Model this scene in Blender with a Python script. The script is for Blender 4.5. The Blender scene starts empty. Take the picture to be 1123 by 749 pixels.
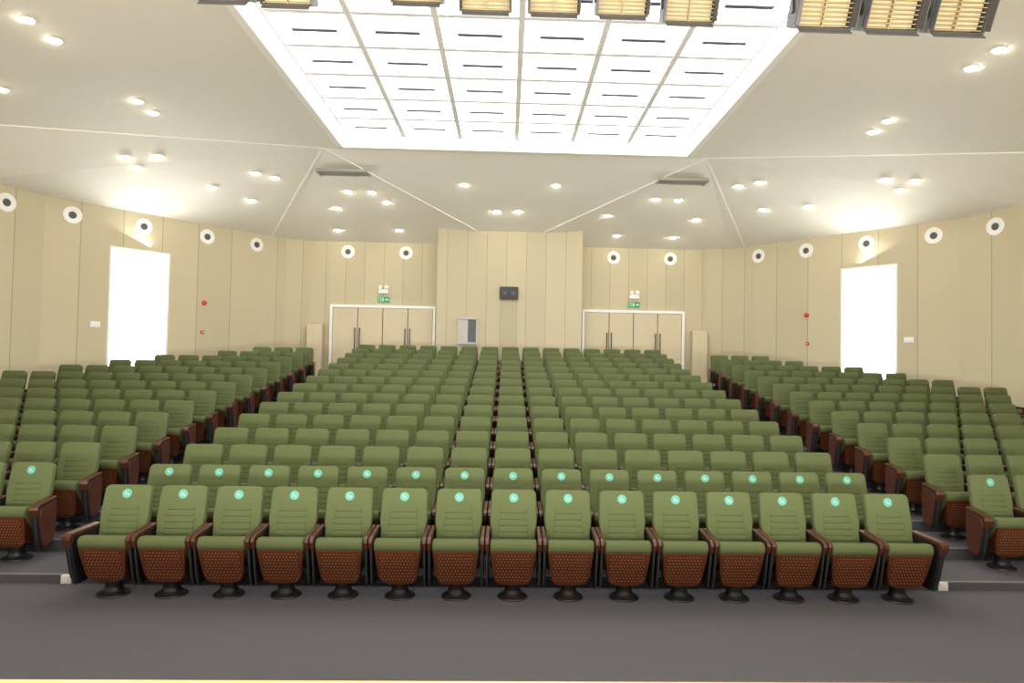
import bpy, bmesh, math
from mathutils import Vector, Matrix
from mathutils.bvhtree import BVHTree
sc = bpy.context.scene
col = sc.collection
try:
    sc.view_settings.view_transform = 'Standard'
    sc.view_settings.look = 'None'
except Exception: pass

# ---------------------------------------------------------------- materials
def new_mat(name, color, rough=0.6, metal=0.0, emit=None, strength=0.0, noise=0.0, nscale=40.0, bump=0.0, spec=0.5):
    m = bpy.data.materials.new(name); m.use_nodes = True
    nt = m.node_tree; b = nt.nodes['Principled BSDF']
    c = (*color, 1)
    b.inputs['Base Color'].default_value = c
    b.inputs['Roughness'].default_value = rough
    b.inputs['Metallic'].default_value = metal
    b.inputs['Specular IOR Level'].default_value = spec
    if emit:
        b.inputs['Emission Color'].default_value = (*emit, 1)
        b.inputs['Emission Strength'].default_value = strength
    if noise or bump:
        tc = nt.nodes.new('ShaderNodeTexCoord'); n = nt.nodes.new('ShaderNodeTexNoise')
        n.inputs['Scale'].default_value = nscale; n.inputs['Detail'].default_value = 4
        nt.links.new(tc.outputs['Object'], n.inputs['Vector'])
        if noise:
            mx = nt.nodes.new('ShaderNodeMix'); mx.data_type = 'RGBA'
            mx.inputs[6].default_value = tuple(x*(1-noise) for x in color)+(1,)
            mx.inputs[7].default_value = tuple(min(1, x*(1+noise)) for x in color)+(1,)
            nt.links.new(n.outputs['Fac'], mx.inputs[0]); nt.links.new(mx.outputs[2], b.inputs['Base Color'])
        if bump:
            bp = nt.nodes.new('ShaderNodeBump'); bp.inputs['Strength'].default_value = bump
            bp.inputs['Distance'].default_value = 0.01
            nt.links.new(n.outputs['Fac'], bp.inputs['Height']); nt.links.new(bp.outputs['Normal'], b.inputs['Normal'])
    return m

def M(nt, op, a, b=None):
    n = nt.nodes.new('ShaderNodeMath'); n.operation = op
    for i, v in enumerate((a, b)):
        if v is None: continue
        if isinstance(v, (int, float)): n.inputs[i].default_value = v
        else: nt.links.new(v, n.inputs[i])
    return n.outputs[0]

def panel_mat(name, color, width, height, seam=0.5, off=0.0, voff=0.0):
    m = bpy.data.materials.new(name); m.use_nodes = True
    nt = m.node_tree; b = nt.nodes['Principled BSDF']; b.inputs['Roughness'].default_value = 0.75
    b.inputs['Specular IOR Level'].default_value = 0.2
    tc = nt.nodes.new('ShaderNodeTexCoord'); sp = nt.nodes.new('ShaderNodeSeparateXYZ')
    nt.links.new(tc.outputs['Object'], sp.inputs[0])
    fx = M(nt, 'FRACT', M(nt, 'MULTIPLY', M(nt, 'ADD', sp.outputs[0], off), 1/width))
    fz = M(nt, 'FRACT', M(nt, 'MULTIPLY', M(nt, 'ADD', sp.outputs[2], voff), 1/height))
    sx = M(nt, 'GREATER_THAN', M(nt, 'ABSOLUTE', M(nt, 'SUBTRACT', fx, 0.5)), 0.5-0.011/width)
    sz = M(nt, 'GREATER_THAN', M(nt, 'ABSOLUTE', M(nt, 'SUBTRACT', fz, 0.5)), 0.5-0.006/height)
    fac = M(nt, 'MINIMUM', M(nt, 'ADD', M(nt, 'MULTIPLY', sx, seam), M(nt, 'MULTIPLY', sz, seam*0.15)), 1.0)
    wn = nt.nodes.new('ShaderNodeTexWhiteNoise'); wn.noise_dimensions = '1D'
    nt.links.new(M(nt, 'FLOOR', M(nt, 'MULTIPLY', M(nt, 'ADD', sp.outputs[0], off), 1/width)), wn.inputs['W'])
    tone = nt.nodes.new('ShaderNodeMix'); tone.data_type = 'RGBA'
    tone.inputs[6].default_value = tuple(x*0.94 for x in color)+(1,)
    tone.inputs[7].default_value = tuple(x*1.03 for x in color)+(1,)
    nt.links.new(wn.outputs['Value'], tone.inputs[0])
    mx = nt.nodes.new('ShaderNodeMix'); mx.data_type = 'RGBA'
    nt.links.new(fac, mx.inputs[0]); nt.links.new(tone.outputs[2], mx.inputs[6])
    mx.inputs[7].default_value = tuple(x*0.25 for x in color)+(1,)
    nt.links.new(mx.outputs[2], b.inputs['Base Color'])
    n = nt.nodes.new('ShaderNodeTexNoise'); n.inputs['Scale'].default_value = 120
    nt.links.new(tc.outputs['Object'], n.inputs['Vector'])
    bp = nt.nodes.new('ShaderNodeBump'); bp.inputs['Strength'].default_value = 0.15; bp.inputs['Distance'].default_value = 0.005
    nt.links.new(n.outputs['Fac'], bp.inputs['Height']); nt.links.new(bp.outputs['Normal'], b.inputs['Normal'])
    return m

WALLC = (0.53, 0.47, 0.325)
m_wall_back = panel_mat('wall_fabric_back', WALLC, 0.58, 1.25, 0.33, 0.1, 0.3)
m_wall_side = panel_mat('wall_fabric_side', WALLC, 0.95, 1.3, 0.45, 0.2, 0.3)
m_ceiling = new_mat('ceiling_paint', (0.79, 0.765, 0.68), 0.8, noise=0.02, nscale=3)
m_trim = new_mat('ceiling_trim', (0.88, 0.86, 0.80), 0.6)
m_carpet = new_mat('grey_carpet', (0.094, 0.095, 0.107), 0.95, noise=0.12, nscale=30, bump=0.0, spec=0.1)
nt = m_carpet.node_tree
_t = nt.nodes.new('ShaderNodeTexCoord'); _n = nt.nodes.new('ShaderNodeTexNoise'); _n.inputs['Scale'].default_value = 180
nt.links.new(_t.outputs['Object'], _n.inputs['Vector'])
_b = nt.nodes.new('ShaderNodeBump'); _b.inputs['Strength'].default_value = 0.4; _b.inputs['Distance'].default_value = 0.01
nt.links.new(_n.outputs['Fac'], _b.inputs['Height']); nt.links.new(_b.outputs['Normal'], nt.nodes['Principled BSDF'].inputs['Normal'])
m_nosing = new_mat('nosing_grey', (0.18, 0.18, 0.19), 0.5)
m_stage = new_mat('stage_wood', (0.80, 0.55, 0.20), 0.4, noise=0.1, nscale=5)
m_green = new_mat('green_fabric', (0.094, 0.115, 0.047), 0.9, noise=0.05, nscale=60, bump=0.12, spec=0.25)
m_wood = new_mat('red_brown_wood', (0.062, 0.019, 0.008), 0.3, noise=0.25, nscale=12, spec=0.4)
m_black = new_mat('black_metal', (0.012, 0.012, 0.013), 0.4, metal=0.1)
m_edge = new_mat('grey_metal_edge', (0.06, 0.06, 0.065), 0.4, metal=0.3)
m_flap = new_mat('barn_door_metal', (0.10, 0.10, 0.10), 0.5, metal=0.3)
m_mint = new_mat('mint_sticker', (0.115, 0.37, 0.295), 0.6, spec=0.2)
m_mark = new_mat('sticker_mark', (0.50, 0.56, 0.53), 0.6, spec=0.2)
m_white = new_mat('white_plastic', (0.8, 0.8, 0.78), 0.4)
m_dark = new_mat('dark_grille', (0.02, 0.02, 0.02), 0.5)
m_cone = new_mat('speaker_grey', (0.07, 0.07, 0.07), 0.5)
m_slot = new_mat('slot_grey', (0.11, 0.11, 0.16), 0.5)
m_vent = new_mat('vent_grey', (0.36, 0.35, 0.31), 0.5)
m_red = new_mat('alarm_red', (0.6, 0.03, 0.02), 0.35)
m_door = new_mat('door_cream', (0.58, 0.505, 0.34), 0.5, noise=0.03, nscale=8)
m_doorframe = new_mat('door_frame_white', (0.85, 0.85, 0.84), 0.4)
m_exit = new_mat('exit_green', (0.02, 0.30, 0.12), 0.4, emit=(0.02, 0.5, 0.2), strength=0.1)
m_panel = new_mat('luminous_panel', (0.9, 0.9, 0.9), 0.5, emit=(1.0, 0.985, 1.0), strength=3.4)
m_window = new_mat('daylight_window', (0.9, 0.9, 0.9), 0.5, emit=(1.0, 1.0, 1.0), strength=12.0)
m_lamp = new_mat('downlight_lens', (0.9, 0.9, 0.8), 0.5, emit=(1.0, 0.93, 0.75), strength=70.0)
m_beam = new_mat('skylight_beam', (0.88, 0.87, 0.84), 0.5)
m_rail = new_mat('skylight_rail', (0.90, 0.89, 0.94), 0.5)
m_gold = new_mat('reflector_gold', (0.42, 0.32, 0.15), 0.5, metal=0.2)
m_tube = new_mat('warm_tube', (0.72, 0.65, 0.44), 0.5)
m_glass = new_mat('booth_glass', (0.10, 0.11, 0.12), 0.1)
m_perf = bpy.data.materials.new('perforated_wood'); m_perf.use_nodes = True
nt = m_perf.node_tree; b = nt.nodes['Principled BSDF']; b.inputs['Roughness'].default_value = 0.26
tc = nt.nodes.new('ShaderNodeTexCoord'); sp = nt.nodes.new('ShaderNodeSeparateXYZ'); nt.links.new(tc.outputs['Object'], sp.inputs[0])
k = 1/0.032
zz = M(nt, 'MULTIPLY', sp.outputs[2], k)
row = M(nt, 'MULTIPLY', M(nt, 'MODULO', M(nt, 'FLOOR', zz), 2.0), 0.5)
fx = M(nt, 'SUBTRACT', M(nt, 'FRACT', M(nt, 'ADD', M(nt, 'ADD', M(nt, 'MULTIPLY', sp.outputs[0], k), row), 40.0)), 0.5)
fz = M(nt, 'SUBTRACT', M(nt, 'FRACT', zz), 0.5)
d2 = M(nt, 'ADD', M(nt, 'MULTIPLY', fx, fx), M(nt, 'MULTIPLY', fz, fz))
dot = M(nt, 'LESS_THAN', d2, 0.028)
inx = M(nt, 'LESS_THAN', M(nt, 'ABSOLUTE', sp.outputs[0]), 0.165)
inz = M(nt, 'MULTIPLY', M(nt, 'GREATER_THAN', sp.outputs[2], 0.20), M(nt, 'LESS_THAN', sp.outputs[2], 0.47))
dot = M(nt, 'MULTIPLY', dot, M(nt, 'MULTIPLY', inx, inz))
mx = nt.nodes.new('ShaderNodeMix'); mx.data_type = 'RGBA'
mx.inputs[6].default_value = (0.092, 0.025, 0.009, 1); mx.inputs[7].default_value = (0.34, 0.18, 0.08, 1)
nt.links.new(dot, mx.inputs[0]); nt.links.new(mx.outputs[2], b.inputs['Base Color'])

# ---------------------------------------------------------------- helpers
def finish(bm, name, mats, smooth=False):
    me = bpy.data.meshes.new(name); bmesh.ops.recalc_face_normals(bm, faces=bm.faces)
    bm.to_mesh(me); bm.free()
    for m in (mats if isinstance(mats, (list, tuple)) else [mats]): me.materials.append(m)
    if smooth:
        for p in me.polygons: p.use_smooth = True
    return me
def add(me, name, parent=None, loc=None, rot=None, **props):
    o = bpy.data.objects.new(name, me); col.objects.link(o)
    if parent: o.parent = parent
    if loc is not None: o.location = loc
    if rot is not None: o.rotation_euler = rot
    for k_, v in props.items(): o[k_] = v
    return o
def merge(bm, tmp, mi=0, mat=None):
    me = bpy.data.meshes.new('tmp')
    for f in tmp.faces: f.material_index = mi
    if mat is not None: bmesh.ops.transform(tmp, matrix=mat, verts=tmp.verts)
    bmesh.ops.recalc_face_normals(tmp, faces=tmp.faces)
    tmp.to_mesh(me); tmp.free(); bm.from_mesh(me); bpy.data.meshes.remove(me)
def box(bm, c, s, mi=0, bevel=0.0, seg=2, mat=None):
    t = bmesh.new(); bmesh.ops.create_cube(t, size=1.0)
    bmesh.ops.scale(t, vec=s, verts=t.verts)
    if bevel: bmesh.ops.bevel(t, geom=t.edges[:], offset=bevel, segments=seg, affect='EDGES', profile=0.5)
    bmesh.ops.translate(t, vec=c, verts=t.verts)
    merge(bm, t, mi, mat)
def prism(bm, pts, x0, x1, mi=0, bevel=0.0, seg=2, fn=None, axis='x'):
    t = bmesh.new()
    if axis == 'x':
        a = [t.verts.new((x0, p[0], p[1])) for p in pts]; b_ = [t.verts.new((x1, p[0], p[1])) for p in pts]
    else:
        a = [t.verts.new((p[0], x0, p[1])) for p in pts]; b_ = [t.verts.new((p[0], x1, p[1])) for p in pts]
    fa = t.faces.new(a); fb = t.faces.new(b_[::-1]); n = len(pts)
    for i in range(n): t.faces.new((a[i], b_[i], b_[(i+1) % n], a[(i+1) % n]))
    bmesh.ops.recalc_face_normals(t, faces=t.faces)
    if bevel:
        es = set(fa.edges[:]) | set(fb.edges[:])
        bmesh.ops.bevel(t, geom=list(es), offset=bevel, segments=seg, affect='EDGES', profile=0.5)
    if fn:
        for v in t.verts: v.co = fn(v.co)
    merge(bm, t, mi)
def cyl(bm, c, r, h, mi=0, r2=None, seg=20, mat=None):
    t = bmesh.new()
    bmesh.ops.create_cone(t, cap_ends=True, segments=seg, radius1=r, radius2=r if r2 is None else r2, depth=h)
    bmesh.ops.translate(t, vec=c, verts=t.verts)
    if mat is not None: bmesh.ops.transform(t, matrix=mat, verts=t.verts)
    merge(bm, t, mi)
def lathe(bm, prof, mi=0, seg=24, mat=None, mis=None):
    t = bmesh.new(); rings = []
    for r, z in prof:
        rings.append([t.verts.new((r*math.cos(2*math.pi*i/seg), r*math.sin(2*math.pi*i/seg), z)) for i in range(seg)])
    for a, b_ in zip(rings[:-1], rings[1:]):
        for i in range(seg): t.faces.new((a[i], a[(i+1) % seg], b_[(i+1) % seg], b_[i]))
    t.faces.new(rings[0][::-1]); t.faces.new(rings[-1])
    merge(bm, t, mi, mat)

XC = 0.05; SXC = 0.14; CXC = 0.10
YF = -3.2
# ---------------------------------------------------------------- floor
Y0 = 6.88; PITCH = 0.855; RISE = 0.125; NR = 15
def rowY(n): return Y0 + PITCH*(n-1)
def rowZ(n): return 0.0 if n == 1 else 0.08 + RISE*(n-2)
pts = [(YF, -0.25), (YF, 0.0)]
for n in range(1, NR):
    yb = rowY(n)+0.30
    pts += [(yb, rowZ(n)), (yb, rowZ(n+1))]
pts += [(21.4, rowZ(NR)), (21.4, -0.25)]
bm = bmesh.new(); prism(bm, pts, -12.6, 12.6)
add(finish(bm, 'floor', m_carpet), 'floor', kind='structure')
for n in range(1, NR):
    bm = bmesh.new(); box(bm, (0, 0, 0), (22.0 if n < 9 else 17.5 if n < 12 else 14, 0.03, 0.010))
    add(finish(bm, 'trim', m_nosing), 'trim_%d' % n, loc=(XC, rowY(n)+0.30+0.015, rowZ(n+1)+0.005), kind='structure')
bm = bmesh.new(); box(bm, (0, 0, 0), (23.6, 6.15, 0.95), bevel=0.015)
add(finish(bm, 'stage', m_stage), 'stage_platform', loc=(XC, -0.035, 0.475), label='pale wooden stage platform edge facing the seats', category='stage')

# ---------------------------------------------------------------- walls
def wall(name, p0, p1, z0, z1, mat, opening=None, t=0.25):
    d = Vector(p1)-Vector(p0); L = d.length; ang = math.atan2(d.y, d.x)
    bm = bmesh.new()
    def bx(a, b_, c, e): box(bm, ((a+b_)/2, t/2, (c+e)/2), (b_-a, t, e-c))
    if opening:
        a, b_, c, e = opening
        bx(0, a, z0, z1); bx(b_, L, z0, z1); bx(a, b_, z0, c); bx(a, b_, e, z1)
    else: bx(0, L, z0, z1)
    return add(finish(bm, name, mat), name, loc=(p0[0], p0[1], 0), rot=(0, 0, ang), kind='structure'), L, ang
def LX(x): return XC - x
def RX(x): return XC + x
WP = [(12.2, YF), (11.9, 11.0), (11.2, 14.6), (10.7, 15.9), (7.3, 20.195), (6.75, 20.72), (6.1, 20.95), (5.5, 21.0)]
full = math.hypot(3.8, 4.8)
seglen = (Vector(WP[4])-Vector(WP[3])).length
fl = lambda x: (10.7-x)/3.8*full
opn = (fl(9.83), fl(8.93), 1.7, 5.0)
ztops = [7.0, 6.75, 6.2, 6.02, 6.0, 6.0, 6.0]
for side, S in (('left', -1), ('right', 1)):
    for i in range(7):
        a, b_ = WP[i], WP[i+1]
        if S == -1: p0, p1 = (LX(a[0]), a[1]), (LX(b_[0]), b_[1])
        else: p0, p1 = (RX(b_[0]), b_[1]), (RX(a[0]), a[1])
        op = None
        if i == 3: op = opn if S == -1 else (seglen-opn[1], seglen-opn[0], opn[2], opn[3])
        wall('wall_%s_%s' % (side, 'abcdefg'[i]), p0, p1, 0.0, ztops[i], m_wall_side if i < 4 else m_wall_back, op)
wall('wall_back', (LX(5.5), 21.0), (RX(5.5), 21.0), 0, 6.0, m_wall_back)
bm = bmesh.new(); box(bm, (0, 0.5, 3.22), (4.26, 1.0, 6.0))
add(finish(bm, 'wall_center', m_wall_back), 'wall_center', loc=(XC, 20.0, 0), kind='structure')

def on_seg(ax, S, z, off=0.0):
    y = 20.7-1.2632*(ax-6.9)
    ang = math.atan2(4.8, 3.8)
    if S == -1: d = Vector((math.cos(ang), math.sin(ang), 0)); rot = ang
    else: d = Vector((math.cos(-ang), math.sin(-ang), 0)); rot = -ang
    inward = Vector((d.y, -d.x, 0))
    p = Vector((XC+S*ax, y, z)) + inward*off
    return p, (0, 0, rot)

for k_, S in ((1, -1), (2, 1)):
    p, r = on_seg(9.38, S, 0)
    w = opn[1]-opn[0]; zc = (opn[2]+opn[3])/2; h = opn[3]-opn[2]
    root = bpy.data.objects.new('window_%d' % k_, None); col.objects.link(root); root['kind'] = 'structure'
    root.location = (p.x, p.y, 0); root.rotation_euler = r
    bm = bmesh.new(); box(bm, (0, 0.2, zc), (w, 0.02, h))
    add(finish(bm, 'pane', m_window), 'window_pane', root)
    bm = bmesh.new(); fw = 0.05
    for c, s in (((-w/2+fw/2, 0.09, zc), (fw, 0.2, h)), ((w/2-fw/2, 0.09, zc), (fw, 0.2, h)), ((0, 0.09, opn[3]-fw/2), (w-2*fw, 0.2, fw))):
        box(bm, c, s, bevel=0.006)
    add(finish(bm, 'frame', m_doorframe), 'window_frame', root)

# ---------------------------------------------------------------- ceiling
bm = bmesh.new()
def face(*ps):
    bm.faces.new([bm.verts.new(p) for p in ps])
Ax = 4.75; AY = 16.8; ZH = 7.5; SX = 4.29; SY0 = 8.0; SY1 = 16.65
def FL(S): return lambda x, y, z: ((SXC if x < 5 else XC)+S*x, y, z)
for S in (-1, 1):
    f = FL(S)
    h = lambda x, y, z: (XC+S*x, y, z)
    A = f(Ax, AY, ZH); T7 = f(11.6, 12.5, 6.55); T6 = f(11.25, 14.6, 5.97); T5 = f(10.75, 15.9, 5.93); T4 = f(7.35, 20.23, 5.90); T3 = f(6.78, 20.76, 5.90); T2 = f(6.1, 20.98, 5.90); T1 = f(5.5, 21.02, 5.90)
    Bp = h(1.0, 20.0, 6.15); K = h(2.13, 20.0, 6.22); K2 = h(2.13, 21.02, 5.90)
    face(A, f(Ax, YF, ZH), f(12.25, YF, 6.46), T7)
    face(A, T7, T6); face(A, T6, T5); face(A, T5, T4); face(A, T4, T3); face(A, T3, T2); face(A, T2, T1); face(A, T1, K2); face(A, K2, K); face(A, K, Bp)
    face(f(SX, YF, ZH), f(Ax, YF, ZH), A, f(SX, AY, ZH))
face((SXC-Ax, AY, ZH), (XC-1.0, 20, 6.15), (XC+1.0, 20, 6.15), (SXC+Ax, AY, ZH))
face((SXC-SX, SY1, ZH), (SXC+SX, SY1, ZH), (SXC+SX, AY, ZH), (SXC-SX, AY, ZH))
face((SXC-SX, YF, ZH), (SXC+SX, YF, ZH), (SXC+SX, SY0, ZH), (SXC-SX, SY0, ZH))
zr = ZH+0.30
a_, b2 = SXC-SX, SXC+SX
face((a_, SY0, ZH), (a_, SY1, ZH), (a_, SY1, zr), (a_, SY0, zr))
face((b2, SY0, ZH), (b2, SY1, ZH), (b2, SY1, zr), (b2, SY0, zr))
face((a_, SY1, ZH), (b2, SY1, ZH), (b2, SY1, zr), (a_, SY1, zr))
face((a_, SY0, ZH), (b2, SY0, ZH), (b2, SY0, zr), (a_, SY0, zr))
face((a_, SY0, zr), (b2, SY0, zr), (b2, SY1, zr), (a_, SY1, zr))
bvh = BVHTree.FromBMesh(bm)
me = bpy.data.meshes.new('ceiling'); bm.to_mesh(me); bm.free(); me.materials.append(m_ceiling)
add(me, 'ceiling', kind='structure')
def strip(name, a, b_, w=0.05, t=0.03, mat=m_trim):
    a = Vector(a); b_ = Vector(b_); d = b_-a
    bm = bmesh.new(); box(bm, (0, 0, 0), (d.length, w, t))
    o = add(finish(bm, name, mat), name, kind='structure'); o.location = (a+b_)/2
    o.rotation_mode = 'QUATERNION'; o.rotation_quaternion = d.to_track_quat('X', 'Z')
    return o
ti = 20
for S in (-1, 1):
    f = FL(S)  # fold strips: pale colour stands in for lines of light along the creases
    strip('trim_%d' % ti, f(Ax, AY, ZH), (XC+S*1.0, 20.0, 6.15)); ti += 1
    strip('trim_%d' % ti, f(Ax, AY, ZH), f(7.1, 20.42, 5.91)); ti += 1
    strip('trim_%d' % ti, f(Ax, AY, ZH), f(11.55, 12.53, 6.55)); ti += 1
    strip('trim_%d' % ti, f(SX, SY0, ZH-0.01), f(SX, SY1, ZH-0.01), 0.14, 0.05); ti += 1
strip('trim_%d' % ti, (SXC-SX, SY1, ZH-0.01), (SXC+SX, SY1, ZH-0.01), 0.14, 0.05); ti += 1

# skylight
root = bpy.data.objects.new('skylight', None); col.objects.link(root); root.location = (SXC, (SY0+SY1)/2, ZH)
root['label'] = 'large recessed luminous ceiling panel grid glowing white'; root['category'] = 'ceiling light'
LY = SY1-SY0
bm = bmesh.new(); box(bm, (0, 0, 0.26), (2*SX-0.02, LY-0.02, 0.04)); add(finish(bm, 'p', m_panel), 'luminous_panel', root)
MG = 0.22
CW = (2*SX-2*MG)/6
bm = bmesh.new(); box(bm, (0, 0, 0), (0.10, LY-2*MG, 0.02)); bme = finish(bm, 'beam', m_beam)
for i in range(1, 6): add(bme, 'beam', root, loc=(-SX+MG+CW*i, 0, 0.20))
bm = bmesh.new(); box(bm, (0, 0, 0), (2*SX-2*MG, 0.10, 0.02)); rme = finish(bm, 'rail', m_rail)
bm = bmesh.new(); box(bm, (0, 0, 0), (0.05, LY-2*MG, 0.02)); rme2 = finish(bm, 'rail', m_rail)
for s in (-1, 1): add(rme2, 'edge_rail', root, loc=(s*(SX-MG), 0, 0.225))
bm = bmesh.new(); box(bm, (0, 0, 0), (0.74, 0.085, 0.02), bevel=0.008)
vme = finish(bm, 'slot', m_slot)
NRW = 7; RH = (LY-2*MG)/NRW
for j in range(NRW+1):
    yy = -LY/2 + MG + RH*j
    add(rme, 'cross_rail', root, loc=(0, yy, 0.225))
    if j == NRW: break
    for i in range(6): add(vme, 'vent_slot', root, loc=(-SX+MG+CW*(i+0.5), yy+RH*0.5, 0.21))

# ---------------------------------------------------------------- chairs
TILT = math.atan2(0.14, 0.58)
BM = Matrix.Translation((0, 0.10, 0.44)) @ Matrix.Rotation(-TILT, 4, 'X')
def rr_outline(wb, wm, wt, L, r, n=6):
    pts = [(-wb+0.03, 0.0), (wb-0.03, 0.0), (wb, 0.03), (wb, L*0.30), (wm, L*0.48)]
    for i in range(n+1):
        a = math.pi/2*i/n; pts.append((wt-r+r*math.cos(a), L-r+r*math.sin(a)))
    q = []
    for i in range(n+1):
        a = math.pi/2*(1-i/n); q.append((-(wt-r+r*math.cos(a)), L-r+r*math.sin(a)))
    pts += q + [(-wm, L*0.48), (-wb, L*0.30), (-wb, 0.03)]
    return pts
def part_backrest():
    bm = bmesh.new()
    prism(bm, rr_outline(0.226, 0.240, 0.230, 0.595, 0.055), -0.035, 0.05, axis='y', bevel=0.02, seg=3)
    for i in range(6):
        w_ = 0.155-0.004*i
        pl = [(-w_, .045+i*.062), (w_, .045+i*.062), (w_-.004, .105+i*.062), (-w_+.004, .105+i*.062)]
        prism(bm, pl, -0.043, -0.02, axis='y', bevel=0.008, seg=3)
    bmesh.ops.transform(bm, matrix=BM, verts=bm.verts)
    return finish(bm, 'backrest', m_green, True)
def part_cushion():
    bm = bmesh.new()
    prism(bm, [(-.215, .495), (-.240, .510), (-.252, .55), (-.244, .59), (-.21, .612), (-.14, .605), (-.0, .52), (.10, .43), (.12, .28), (.02, .27)], -.226, .226, bevel=0.02, seg=3)
    return finish(bm, 'seat_cushion', m_green, True)
def part_shell():
    bm = bmesh.new()
    t = bmesh.new()
    half = [(0, -.008), (.08, -.006), (.125, .002), (.158, .020), (.180, .055), (.192, .11), (.210, .25), (.218, .33), (.218, .358)]
    out = half + [(-x, z) for x, z in half[::-1]][:-1]
    a = [t.verts.new((x, 0, z)) for x, z in out]; b_ = [t.verts.new((x, .03, z)) for x, z in out]
    fa = t.faces.new(a); t.faces.new(b_[::-1]); n = len(out)
    for i in range(n): t.faces.new((a[i], b_[i], b_[(i+1) % n], a[(i+1) % n]))
    bmesh.ops.recalc_face_normals(t, faces=t.faces)
    bmesh.ops.bevel(t, geom=list(fa.edges), offset=.007, segments=2, affect='EDGES', profile=.5)
    ang = math.atan2(.10, .33)
    bmesh.ops.transform(t, matrix=Matrix.Translation((0, -.135, .160)) @ Matrix.Rotation(ang, 4, 'X'), verts=t.verts)
    merge(bm, t)
    def fn(v):
        k2 = 1-0.16*max(0, (.50-v.z)/.34); return Vector((v.x*k2, v.y, v.z))
    prism(bm, [(-.20, .47), (-.11, .20), (-.02, .175), (.06, .19), (.10, .28), (.0, .32), (-.19, .50)], -.200, .200, bevel=0.008, fn=fn)
    return finish(bm, 'seat_shell', m_perf)
ARM = [(-.225, .50), (-.245, .53), (-.266, .585), (-.262, .615), (-.22, .638), (0, .650), (.16, .660), (.17, .632), (0, .618), (-.20, .600)]
def part_arm(hw):
    bm = bmesh.new(); prism(bm, ARM, -hw, hw, bevel=0.008)
    return finish(bm, 'armrest', m_wood)
SUP = [(-.215, .52), (-.185, .602), (.16, .64), (.19, .50), (.17, .30), (.12, .15), (-.10, .13), (-.14, .20), (-.19, .40)]
def part_support(hw):
    bm = bmesh.new(); prism(bm, SUP, -hw, hw, bevel=0.004)
    prism(bm, [(-.220, .50), (-.195, .38), (-.148, .19), (-.11, .12), (-.09, .13), (-.13, .20), (-.18, .38), (-.205, .50)], -.005, .005, mi=1)
    return finish(bm, 'arm_support', [m_black, m_edge])
def part_pedestal():
    bm = bmesh.new()
    lathe(bm, [(.145, 0), (.150, .008), (.145, .018), (.115, .028), (.090, .045), (.078, .08), (.072, .15), (.06, .20)])
    box(bm, (0, 0.06, 0.165), (0.49, 0.06, 0.05), bevel=0.01)
    return finish(bm, 'pedestal', m_black)
m_perf2 = new_mat('side_panel_wood', (0.075, 0.020, 0.008), 0.32, noise=0.2, nscale=10)
def part_sidepanel():
    bm = bmesh.new()
    prism(bm, [(-.20, .52), (-.17, .588), (.15, .62), (.17, .50), (.155, .30), (.11, .17), (-.09, .155), (-.13, .22), (-.18, .42)], -.006, .006, bevel=0.003)
    return finish(bm, 'side_panel', m_perf2)
def part_sticker():
    bm = bmesh.new()
    R90 = Matrix.Rotation(math.pi/2, 4, 'X')
    cyl(bm, (0, 0, 0), 0.046, 0.004, seg=28, mat=R90)
    prism(bm, [(-.018, .020), (-.011, .020), (-.006, -.001), (.016, -.001), (.018, -.022), (.012, -.022), (.010, -.008), (-.011, -.008), (-.013, -.022), (-.018, -.022), (-.013, -.006)], -0.0035, 0.0, mi=1, axis='y')
    cyl(bm, (.004, -.002, 0), 0.006, 0.003, mi=1, seg=12, mat=Matrix.Translation((0, 0, .014)) @ R90)
    bmesh.ops.transform(bm, matrix=BM @ Matrix.Translation((0, -0.037, 0.508)), verts=bm.verts)
    return finish(bm, 'number_sticker', [m_mint, m_mark])
P_back, P_cush, P_shell, P_ped, P_side, P_stk = part_backrest(), part_cushion(), part_shell(), part_pedestal(), part_sidepanel(), part_sticker()
P_arm, P_sup, P_earm, P_esup = part_arm(.020), part_support(.014), part_arm(.045), part_support(.036)
AX = 0.255
LBL = {
 'front': 'olive green upholstered auditorium chair with mint emblem sticker',
 'row': 'olive green upholstered auditorium chair with perforated wooden seat shell',
 'aisle': 'olive green auditorium chair beside the aisle with red-brown side panel'}
FLARE = 0.16
def chair_parts(sticker, aisle):
    L = [(P_back, 'backrest', 0, 0), (P_cush, 'seat_cushion', 0, 0), (P_shell, 'seat_shell', 0, 0), (P_ped, 'pedestal', 0, 0)]
    for s in (-1, 1):
        if s == aisle: L += [(P_earm, 'armrest', s*.288, s*FLARE), (P_esup, 'arm_support', s*.288, s*FLARE)]
        else: L += [(P_arm, 'armrest', s*AX, 0), (P_sup, 'arm_support', s*AX, 0)]
    if sticker: L.append((P_stk, 'number_sticker', 0, 0))
    if aisle: L.append((P_side, 'side_panel', aisle*(.288+.041), aisle*FLARE))
    return L
def chair_detailed(loc, sticker, aisle, group):
    e = bpy.data.objects.new('auditorium_chair', None); e.empty_display_size = 0.2; col.objects.link(e); e.location = loc
    e['label'] = LBL['front'] if sticker else (LBL['aisle'] if aisle else LBL['row']); e['category'] = 'chair'; e['group'] = group
    for me_, nm, x, rz in chair_parts(sticker, aisle): add(me_, nm, e, loc=(x, 0, 0), rot=(0, 0, rz))
MM = [m_green, m_perf, m_wood, m_black, m_edge, m_perf2]
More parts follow.
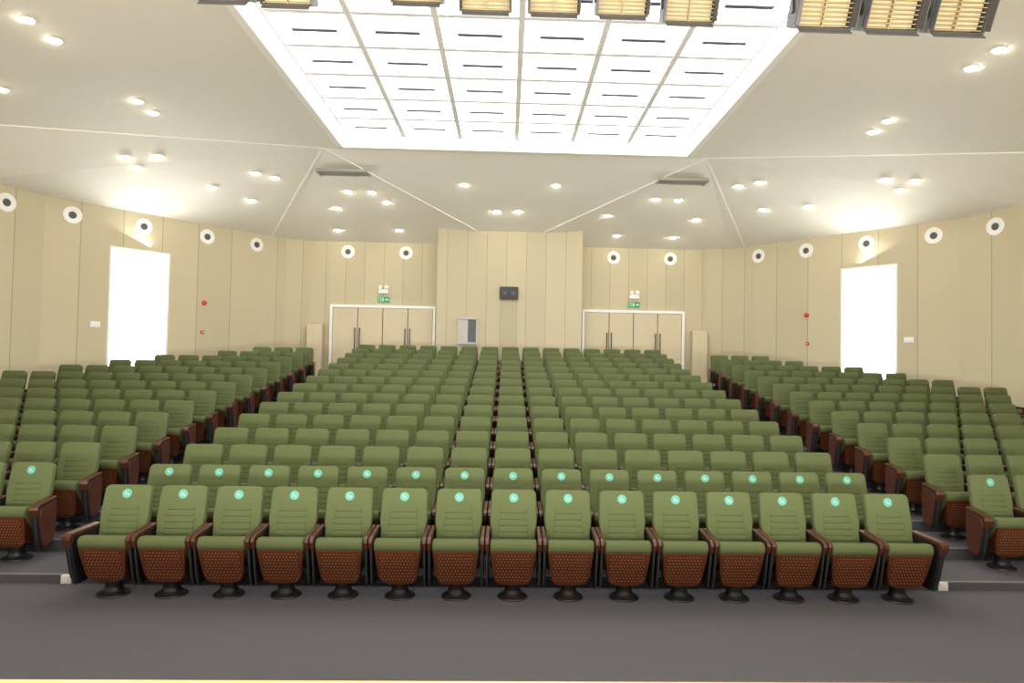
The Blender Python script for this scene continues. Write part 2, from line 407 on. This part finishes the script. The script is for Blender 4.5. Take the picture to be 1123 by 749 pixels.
def merged(aisle, offs=None):
    bm = bmesh.new()
    for ox, oy, oz, ai in (offs or [(0, 0, 0, aisle)]):
        for me_, nm, x, rz in chair_parts(False, ai):
            n0 = len(bm.verts); f0 = len(bm.faces); bm.from_mesh(me_); bm.verts.ensure_lookup_table(); bm.faces.ensure_lookup_table()
            T_ = Matrix.Translation((x+ox, oy, oz)) @ Matrix.Rotation(rz, 4, 'Z')
            for v in bm.verts[n0:]: v.co = T_ @ v.co
            for f_ in bm.faces[f0:]: f_.material_index = MM.index(me_.materials[f_.material_index])
    me2 = bpy.data.meshes.new('auditorium_chair'); bm.to_mesh(me2); bm.free()
    for m in MM: me2.materials.append(m)
    return me2
merged_me = {0: merged(0), 1: merged(1), -1: merged(-1)}
SW = 0.558
side_n = {2: 2, 3: 3, 4: 4, 5: 5, 6: 6, 7: 7, 8: 8, 9: 9, 10: 8, 11: 7, 12: 6, 13: 4, 14: 3}
stuff = []; count = 0
for n in range(1, NR+1):
    half = 7
    sw = SW if n < 12 else SW+0.003*(n-11)
    lst = [(sw*i, -1 if i == -half else 1 if i == half else 0, 'c') for i in range(-half, half+1)]
    for j in range(side_n.get(n, 0)):
        lst.append((-(5.44+SW*j), 1 if j == 0 else 0, 'l')); lst.append((5.62+SW*j, -1 if j == 0 else 0, 'r'))
    for x, ai, blk in lst:
        x += CXC
        p = (x, rowY(n), rowZ(n)); g = {'c': 'chairs in the central seating block', 'l': 'chairs in a side seating block', 'r': 'chairs in a side seating block'}[blk]
        if n <= 5: chair_detailed(p, n <= 2, ai, g); count += 1
        elif n <= 11 or (n == 12 and blk == 'c'):
            add(merged_me[ai], 'auditorium_chair', loc=p, label=LBL['aisle'] if ai else LBL['row'], category='chair', group=g); count += 1
        else: stuff.append((x, p[1]-rowY(12), p[2]-rowZ(12), ai))
add(merged(0, stuff), 'auditorium_chairs', loc=(0, rowY(12), rowZ(12)), kind='stuff', label='rear rows of olive green auditorium chairs near the doors', category='chairs')

# ---------------------------------------------------------------- back wall items
ZB = rowZ(NR)
def door(name, x0, x1):
    zb = ZB; h = 3.97-zb; w = x1-x0; root = bpy.data.objects.new(name, None); col.objects.link(root)
    root.location = ((x0+x1)/2, 21.0, zb); root['kind'] = 'structure'
    bm = bmesh.new()
    for c, s in (((-w/2+.04, -.05, h/2), (.08, .1, h)), ((w/2-.04, -.05, h/2), (.08, .1, h)), ((0, -.05, h+.04-.08), (w-.16, .1, .08))): box(bm, c, s, bevel=.005)
    add(finish(bm, 'frame', m_doorframe), 'door_frame', root)
    lw = (w-.16)/4
    bm = bmesh.new(); box(bm, (0, 0, 0), (lw-.022, .04, h-.09), bevel=.004); lme = finish(bm, 'leaf', m_door)
    bm = bmesh.new(); box(bm, (0, -.05, 0), (.03, .025, .75), bevel=.006)
    for s in (-1, 1): box(bm, (0, -.025, s*.3), (.03, .05, .03))
    hme = finish(bm, 'handle', m_black)
    bm = bmesh.new(); box(bm, (0, 0, h/2), (w-.16, .01, h-.08)); add(finish(bm, 'gap', m_dark), 'door_gap', root, loc=(0, -.008, 0))
    for i in range(4):
        lf = add(lme, 'door_leaf', root, loc=(-w/2+.08+lw*(i+.5), -.06, h/2-.04))
        s = 1 if i in (0, 2) else -1
        add(hme, 'handle', lf, loc=(s*(lw/2-.07), -.01, .1))
door('door_1', LX(5.45), LX(2.25)); door('door_2', RX(2.25), RX(5.42))
for S in (-1, 1):
    bm = bmesh.new(); box(bm, (0, 0, .83), (.46, .26, 1.66), bevel=.01); box(bm, (0, -.135, .83), (.42, .012, 1.56), bevel=.003)
    add(finish(bm, 'cabinet', m_door), 'wall_cabinet', loc=(XC+S*5.84, 20.81, ZB), label='tall cream cabinet standing against the wall beside the doors', category='cabinet')
for S in (-1, 1):
    root = bpy.data.objects.new('exit_sign', None); col.objects.link(root); root.location = (XC+S*3.85, 21.0, 4.15)
    root['label'] = 'green illuminated exit sign above the double doors'; root['category'] = 'sign'; root['group'] = 'exit signs above the doors'
    bm = bmesh.new(); box(bm, (0, -.02, 0), (.36, .04, .18), bevel=.005); add(finish(bm, 'b', m_exit), 'sign_body', root)
    bm = bmesh.new()
    cyl(bm, (0, 0, 0), .013, .004, mat=Matrix.Translation((-.02, -.042, .055)) @ Matrix.Rotation(math.pi/2, 4, 'X'))
    for pl in ([(-.035, .035), (-.01, .04), (-.005, .0), (-.025, -.01)], [(-.03, -.005), (-.012, -.005), (-.04, -.06), (-.055, -.055)], [(-.02, 0), (-.004, 0), (.02, -.03), (.015, -.06), (.003, -.06), (.006, -.03)], [(-.035, .03), (-.06, .0), (-.05, -.005), (-.03, .02)], [(-.012, .035), (.02, .01), (.015, 0), (-.008, .02)],
               [(.06, -.012), (.12, -.012), (.12, -.035), (.155, 0), (.12, .035), (.12, .012), (.06, .012)], [(-.15, -.065), (-.14, -.065), (-.14, .055), (-.09, .055), (-.09, -.065), (-.08, -.065), (-.08, .065), (-.15, .065)]):
        prism(bm, pl, -.044, -.040, axis='y')
    add(finish(bm, 'g', m_white), 'pictogram', root)
    root = bpy.data.objects.new('emergency_lamp', None); col.objects.link(root); root.location = (XC+S*3.85, 21.0, 4.40)
    root['label'] = 'white twin-head emergency lamp above the exit sign'; root['category'] = 'lamp'; root['group'] = 'emergency lamps'
    bm = bmesh.new(); box(bm, (0, -.04, 0), (.30, .08, .14), bevel=.01); add(finish(bm, 'b', m_white), 'lamp_housing', root)
    for s in (-1, 1):
        bm = bmesh.new(); Rm = Matrix.Translation((s*.09, -.07, .12)) @ Matrix.Rotation(math.pi/2, 4, 'X')
        lathe(bm, [(.03, -.03), (.065, .0), (.065, .03), (.05, .045)], mat=Rm); add(finish(bm, 'h', m_white), 'lamp_head', root)
bm = bmesh.new()
for c, s in (((0, -.03, .36), (.56, .06, .05)), ((0, -.03, -.36), (.56, .06, .05)), ((-.26, -.03, 0), (.04, .06, .7)), ((.26, -.03, 0), (.04, .06, .7))): box(bm, c, s, 0)
box(bm, (.02, -.01, 0), (.5, .02, .7), 1); box(bm, (-.12, -.025, 0), (.24, .01, .68), 0)
add(finish(bm, 'w', [new_mat('booth_frame', (.45, .44, .42), .5), m_glass]), 'window_3', loc=(-1.15, 20.0, 3.20), kind='structure')
root = bpy.data.objects.new('projection_port', None); col.objects.link(root); root.location = (.03, 20.0, 4.33); root['label'] = 'black wall box with two round lenses high on cream panel'; root['category'] = 'projector window'
bm = bmesh.new(); box(bm, (0, -.06, 0), (.54, .12, .36), bevel=.01); add(finish(bm, 'b', m_dark), 'housing', root)
for s in (-1, 1):
    bm = bmesh.new(); lathe(bm, [(.09, 0), (.09, .02), (.075, .025), (.065, .01)], mat=Matrix.Translation((s*.13, -.12, 0)) @ Matrix.Rotation(math.pi/2, 4, 'X')); add(finish(bm, 'l', m_cone), 'lens', root)
bm = bmesh.new(); box(bm, (0, -.012, 0), (.50, .024, 2.42), bevel=.005)
add(finish(bm, 'd', new_mat('inset_panel', (.42, .37, .24), .6)), 'door_3', loc=(.03, 20.0, ZB+1.21), kind='structure')

def speaker(p, r):
    root = bpy.data.objects.new('wall_speaker', None); col.objects.link(root); root.location = p; root.rotation_euler = r
    root['label'] = 'round white wall speaker with dark centre cone'; root['category'] = 'speaker'; root['group'] = 'round speakers along the walls'
    R = Matrix.Rotation(math.pi/2, 4, 'X')
    bm = bmesh.new(); lathe(bm, [(.205, 0), (.205, .014), (.19, .022), (.14, .018), (.10, .010), (.085, .008)], mat=R, seg=32); add(finish(bm, 'r', m_white), 'speaker_ring', root)
    bm = bmesh.new(); lathe(bm, [(.085, .006), (.085, .014), (.06, .018), (.03, .025)], mat=R); add(finish(bm, 'c', m_cone), 'speaker_cone', root)
for S in (-1, 1):
    for ax in (3.2, 4.97): speaker((XC+S*ax, 21.0, 5.60), (0, 0, 0))
    for ax in (7.40, 8.32, 9.35, 10.35):
        p, r = on_seg(ax, S, 5.60); speaker(p, r)
    ang = math.atan2(1.3, 0.5)
    speaker((XC+S*11.0, 15.12, 5.60), (0, 0, ang if S == -1 else -ang))
for S in (-1, 1):
    for ax, z, kd in ((8.34, 3.78, 0), (8.36, 2.98, 1)):
        p, r = on_seg(ax, S, z)
        bm = bmesh.new()
        if kd == 0:
            R = Matrix.Rotation(math.pi/2, 4, 'X')
            lathe(bm, [(.065, 0), (.065, .03), (.05, .05), (.03, .06), (.02, .062)], mat=R)
            add(finish(bm, 'a', m_red, False), 'fire_alarm_sounder', loc=p, rot=r, label='red round fire alarm sounder on the cream wall', category='fire alarm')
        else:
            box(bm, (0, -.02, 0), (.09, .04, .09), bevel=.008); box(bm, (0, -.043, 0), (.035, .010, .025), 1)
            add(finish(bm, 'a', [m_red, m_white]), 'fire_call_point', loc=p, rot=r, label='small red fire call point on the cream wall', category='fire alarm')
    p, r = on_seg(10.0, S, 3.05)
    bm = bmesh.new(); box(bm, (0, -.012, 0), (.22, .024, .14), bevel=.006)
    for k_ in (-1, 0, 1): box(bm, (k_*.06, -.028, 0), (.045, .010, .085), bevel=.003)
    add(finish(bm, 's', m_white), 'wall_switch', loc=p, rot=r, label='white wall switch plate beside the tall window', category='light switch')
for x in (-4.44, 4.66):
    bm = bmesh.new(); box(bm, (0, 0, .045), (.10, .03, .09), bevel=.006); box(bm, (0, -.018, .045), (.06, .008, .05), bevel=.002)
    add(finish(bm, 'f', m_white), 'floor_socket', loc=(x, rowY(1)+.283, 0), label='small white socket box on the carpeted step', category='socket')

# ceiling vents
def place_on_ceiling(o, x, y, level=False):
    hit, nrm, _, _ = bvh.ray_cast(Vector((x, y, 3)), Vector((0, 0, 1)))
    if nrm.z > 0: nrm = -nrm
    if level: nrm = Vector((0, nrm.y, nrm.z)).normalized(); hit = hit + nrm*0.04
    o.location = hit; o.rotation_mode = 'QUATERNION'
    z = -nrm; xx = Vector((1, 0, 0)); xx = (xx - z*xx.dot(z)).normalized(); yy = z.cross(xx)
    o.rotation_quaternion = Matrix((xx, yy, z)).transposed().to_quaternion()
    return hit, nrm
bm = bmesh.new(); w, l = 1.26, .95
box(bm, (0, 0, .03), (w, l, .06), 0)
for c, s in (((0, l/2, -.010), (w, .05, .020)), ((0, -l/2, -.010), (w, .05, .020)), ((w/2, 0, -.010), (.05, l, .020)), ((-w/2, 0, -.010), (.05, l, .020))): box(bm, c, s)
for i in range(6): box(bm, (0, -l/2+.13+i*.138, -.006), (w-.04, .075, .006))
box(bm, (0, 0, -.002), (w-.02, l-.02, .004), 1)
vm = finish(bm, 'vent', [m_vent, m_dark])
for S in (-1, 1):
    o = add(vm, 'air_vent', label='slatted grey air vent in the ceiling behind the skylight', category='air vent', group='ceiling air vents')
    place_on_ceiling(o, XC+.05+S*4.40, 17.85, True)

# ---------------------------------------------------------------- camera
cam = bpy.data.cameras.new('camera'); co = bpy.data.objects.new('camera', cam); col.objects.link(co)
yaw, pitch, roll = 0.030, 0.0287, 0.018
fw = Vector((math.sin(yaw)*math.cos(pitch), math.cos(yaw)*math.cos(pitch), math.sin(pitch)))
r0 = Vector((math.cos(yaw), -math.sin(yaw), 0)); u0 = r0.cross(fw)
rt = r0*math.cos(roll)+u0*math.sin(roll); up = -r0*math.sin(roll)+u0*math.cos(roll)
R = Matrix((rt, up, -fw)).transposed().to_4x4(); R.translation = Vector((0, 0, 2.35))
co.matrix_world = R; cam.sensor_width = 36; cam.lens = 749/1123*36; cam.shift_x = -17.0/1123
cam.clip_end = 100; sc.camera = co

DL = [(-7.03, 9.97), (-7.05, 10.61), (-8.86, 12.03), (-7.1, 13.06), (-7.11, 13.67), (-8.48, 15.21), (-7.9, 15.47), (-8.44, 15.64), (-7.44, 17.22), (-6.33, 17.11), (-5.99, 17.52), (-6.84, 18.28), (-4.37, 18.09), (-3.74, 18.02), (-3.41, 18.93), (-5.1, 20.36), (-4.87, 19.25), (-3.26, 20.28), (-1.21, 17.99), (-0.35, 19.07), (0.24, 19.05), (1.22, 17.93), (4.0, 18.09), (4.64, 18.07), (2.78, 19.21), (5.38, 19.39), (4.95, 20.33), (3.24, 20.3), (5.93, 17.5), (6.33, 17.04), (6.85, 18.17),
      (7.73, 17.36), (7.33, 12.95), (7.36, 13.57), (8.6, 15.33), (9.13, 15.04), (9.04, 15.5), (7.31, 9.92), (7.32, 10.55)]
bm = bmesh.new(); lathe(bm, [(.11, 0), (.115, -.008), (.095, -.014), (.088, -.004)]); ringm = finish(bm, 'ring', m_white)
bm = bmesh.new(); lathe(bm, [(.088, -.004), (.083, -.022), (.058, -.038), (.02, -.045)]); lensm = finish(bm, 'lens', m_lamp, True)
for x, y in DL:
    # keep the lamps beside the vents clear of the vent frames
    if abs(x-(XC+.05-4.40)) < .75 and abs(y-17.85) < .6: y = 18.50
    if abs(x-(XC+.05+4.40)) < .75 and abs(y-17.85) < .6: y = 18.50
    o = bpy.data.objects.new('recessed_downlight', None); col.objects.link(o)
    o['label'] = 'small round recessed downlight glowing warm white in the ceiling'; o['category'] = 'downlight'; o['group'] = 'recessed ceiling downlights'
    place_on_ceiling(o, x, y)
    add(ringm, 'trim_ring', o); add(lensm, 'lens', o)

# stage softlights on a bar
bm = bmesh.new(); cyl(bm, (0, 0, 0), .03, 11, mat=Matrix.Rotation(math.pi/2, 4, 'Y'))
for x in (-5, -1.6, 1.6, 5): box(bm, (x, 0, .67), (.03, .03, 1.33))
add(finish(bm, 'bar', m_black), 'lighting_bar', loc=(.8, 6.2, 6.15), label='black lighting pipe hung from the ceiling holding stage softlights', category='lighting bar')
def make_kit(FS):
    def sc_m(bm): bmesh.ops.scale(bm, vec=(FS, FS, FS), verts=bm.verts); return bm
    bm = bmesh.new()
    box(bm, (0, .10, 0), (.50, .02, .34)); box(bm, (0, .0, .17), (.50, .20, .015)); box(bm, (0, .0, -.17), (.50, .20, .015)); box(bm, (.25, 0, 0), (.015, .20, .34)); box(bm, (-.25, 0, 0), (.015, .20, .34))
    a = finish(sc_m(bm), 'h', m_flap)
    bm = bmesh.new(); box(bm, (0, .085, 0), (.48, .008, .32))
    for i in range(9): box(bm, (0, -.05, -.148+i*.037), (.47, .05, .006))
    box(bm, (0, -.05, 0), (.006, .05, .32))
    b_ = finish(sc_m(bm), 'r', m_gold)
    bm = bmesh.new()
    for i in range(8): cyl(bm, (0, 0, 0), .013, .46, seg=12, mat=Matrix.Translation((0, .0, -.13+i*.037)) @ Matrix.Rotation(math.pi/2, 4, 'Y'))
    c = finish(sc_m(bm), 't', m_tube)
    bm = bmesh.new(); box(bm, (0, -.045, 0), (.46, .09, .008), bevel=.002); d = finish(sc_m(bm), 'f', m_flap)
    bm = bmesh.new(); box(bm, (0, -.04, 0), (.006, .09, .30), bevel=.002); e = finish(sc_m(bm), 'sf', m_flap)
    bm = bmesh.new(); box(bm, (-.268, .0, .12), (.012, .04, .36)); box(bm, (.268, .0, .12), (.012, .04, .36)); box(bm, (0, 0, .30), (.548, .04, .012)); f = finish(sc_m(bm), 'y', m_black)
    return a, b_, c, d, e, f
kits = {0.93: make_kit(0.93), 1.05: make_kit(1.05)}
for x, z, FS in [(-2.58, 5.70, .93), (-2.03, 5.68, .93), (-.87, 5.74, .93), (-.25, 5.68, .93), (.37, 5.68, .93), (.99, 5.68, .93), (1.60, 5.64, .93), (2.84, 5.65, 1.05), (3.46, 5.65, 1.05), (4.08, 5.65, 1.05)]:
    s_house, s_refl, s_tube, s_flap, s_side, s_yoke = kits[FS]
    o = bpy.data.objects.new('stage_softlight', None); col.objects.link(o); o.location = (x, 6.1, z)
    o['label'] = 'rectangular stage softlight with golden louvres and barn doors'; o['category'] = 'stage light'; o['group'] = 'stage softlights on the overhead bar'
    T = math.radians(28); tl = (T, 0, 0); RT = Matrix.Rotation(T, 3, 'X')
    for me_, nm in ((s_house, 'housing'), (s_refl, 'louvre'), (s_tube, 'tubes')): add(me_, nm, o, rot=tl)
    fb = add(s_flap, 'barn_door', o, rot=(T+math.radians(20), 0, 0)); fb.location = RT @ Vector((0, -.10*FS, -.17*FS))
    fb = add(s_flap, 'barn_door', o, rot=(T-math.radians(20), 0, 0)); fb.location = RT @ Vector((0, -.10*FS, .17*FS))
    for s in (-1, 1):
        fb = add(s_side, 'barn_door', o, rot=(T, 0, 0)); fb.location = RT @ Vector((s*.25*FS, -.10*FS, 0))
    add(s_yoke, 'yoke', o)
    bm = bmesh.new(); z0 = .306*FS; hh = 6.118-z-z0; box(bm, (0, .05, z0+hh/2), (.04, .12, hh)); add(finish(bm, 'cl', m_black), 'clamp', o)

# ---------------------------------------------------------------- lights
w = bpy.data.worlds.new('world'); sc.world = w; w.use_nodes = True
w.node_tree.nodes['Background'].inputs[0].default_value = (1.0, 0.965, 0.90, 1); w.node_tree.nodes['Background'].inputs[1].default_value = 0.9
def area(loc, target, sx, sy, e, c, nm='added_fill_light'):
    l = bpy.data.lights.new('area', 'AREA'); l.shape = 'RECTANGLE'; l.size = sx; l.size_y = sy; l.energy = e; l.color = c
    o = bpy.data.objects.new(nm, l); col.objects.link(o); o.location = loc
    o.rotation_euler = (Vector(target)-Vector(loc)).to_track_quat('-Z', 'Y').to_euler(); return o
area((0, 1.0, 6.3), (0, 12, 1.5), 12, 1.5, 440, (1, .97, .91))  # unseen fill added to brighten the seat fronts
area((0, -1.0, 1.2), (0, 14, 7.5), 14, 1.0, 1650, (1, .97, .90))  # low unseen fill, added to lift the ceiling brightness
for S in (-1, 1):
    p, r = on_seg(9.38, S, 5.12, .05); q, _ = on_seg(9.1, S, 6.4, 1.6)
    area(p, q, 1.2, .06, 34, (1, .98, .93), 'cove_light')
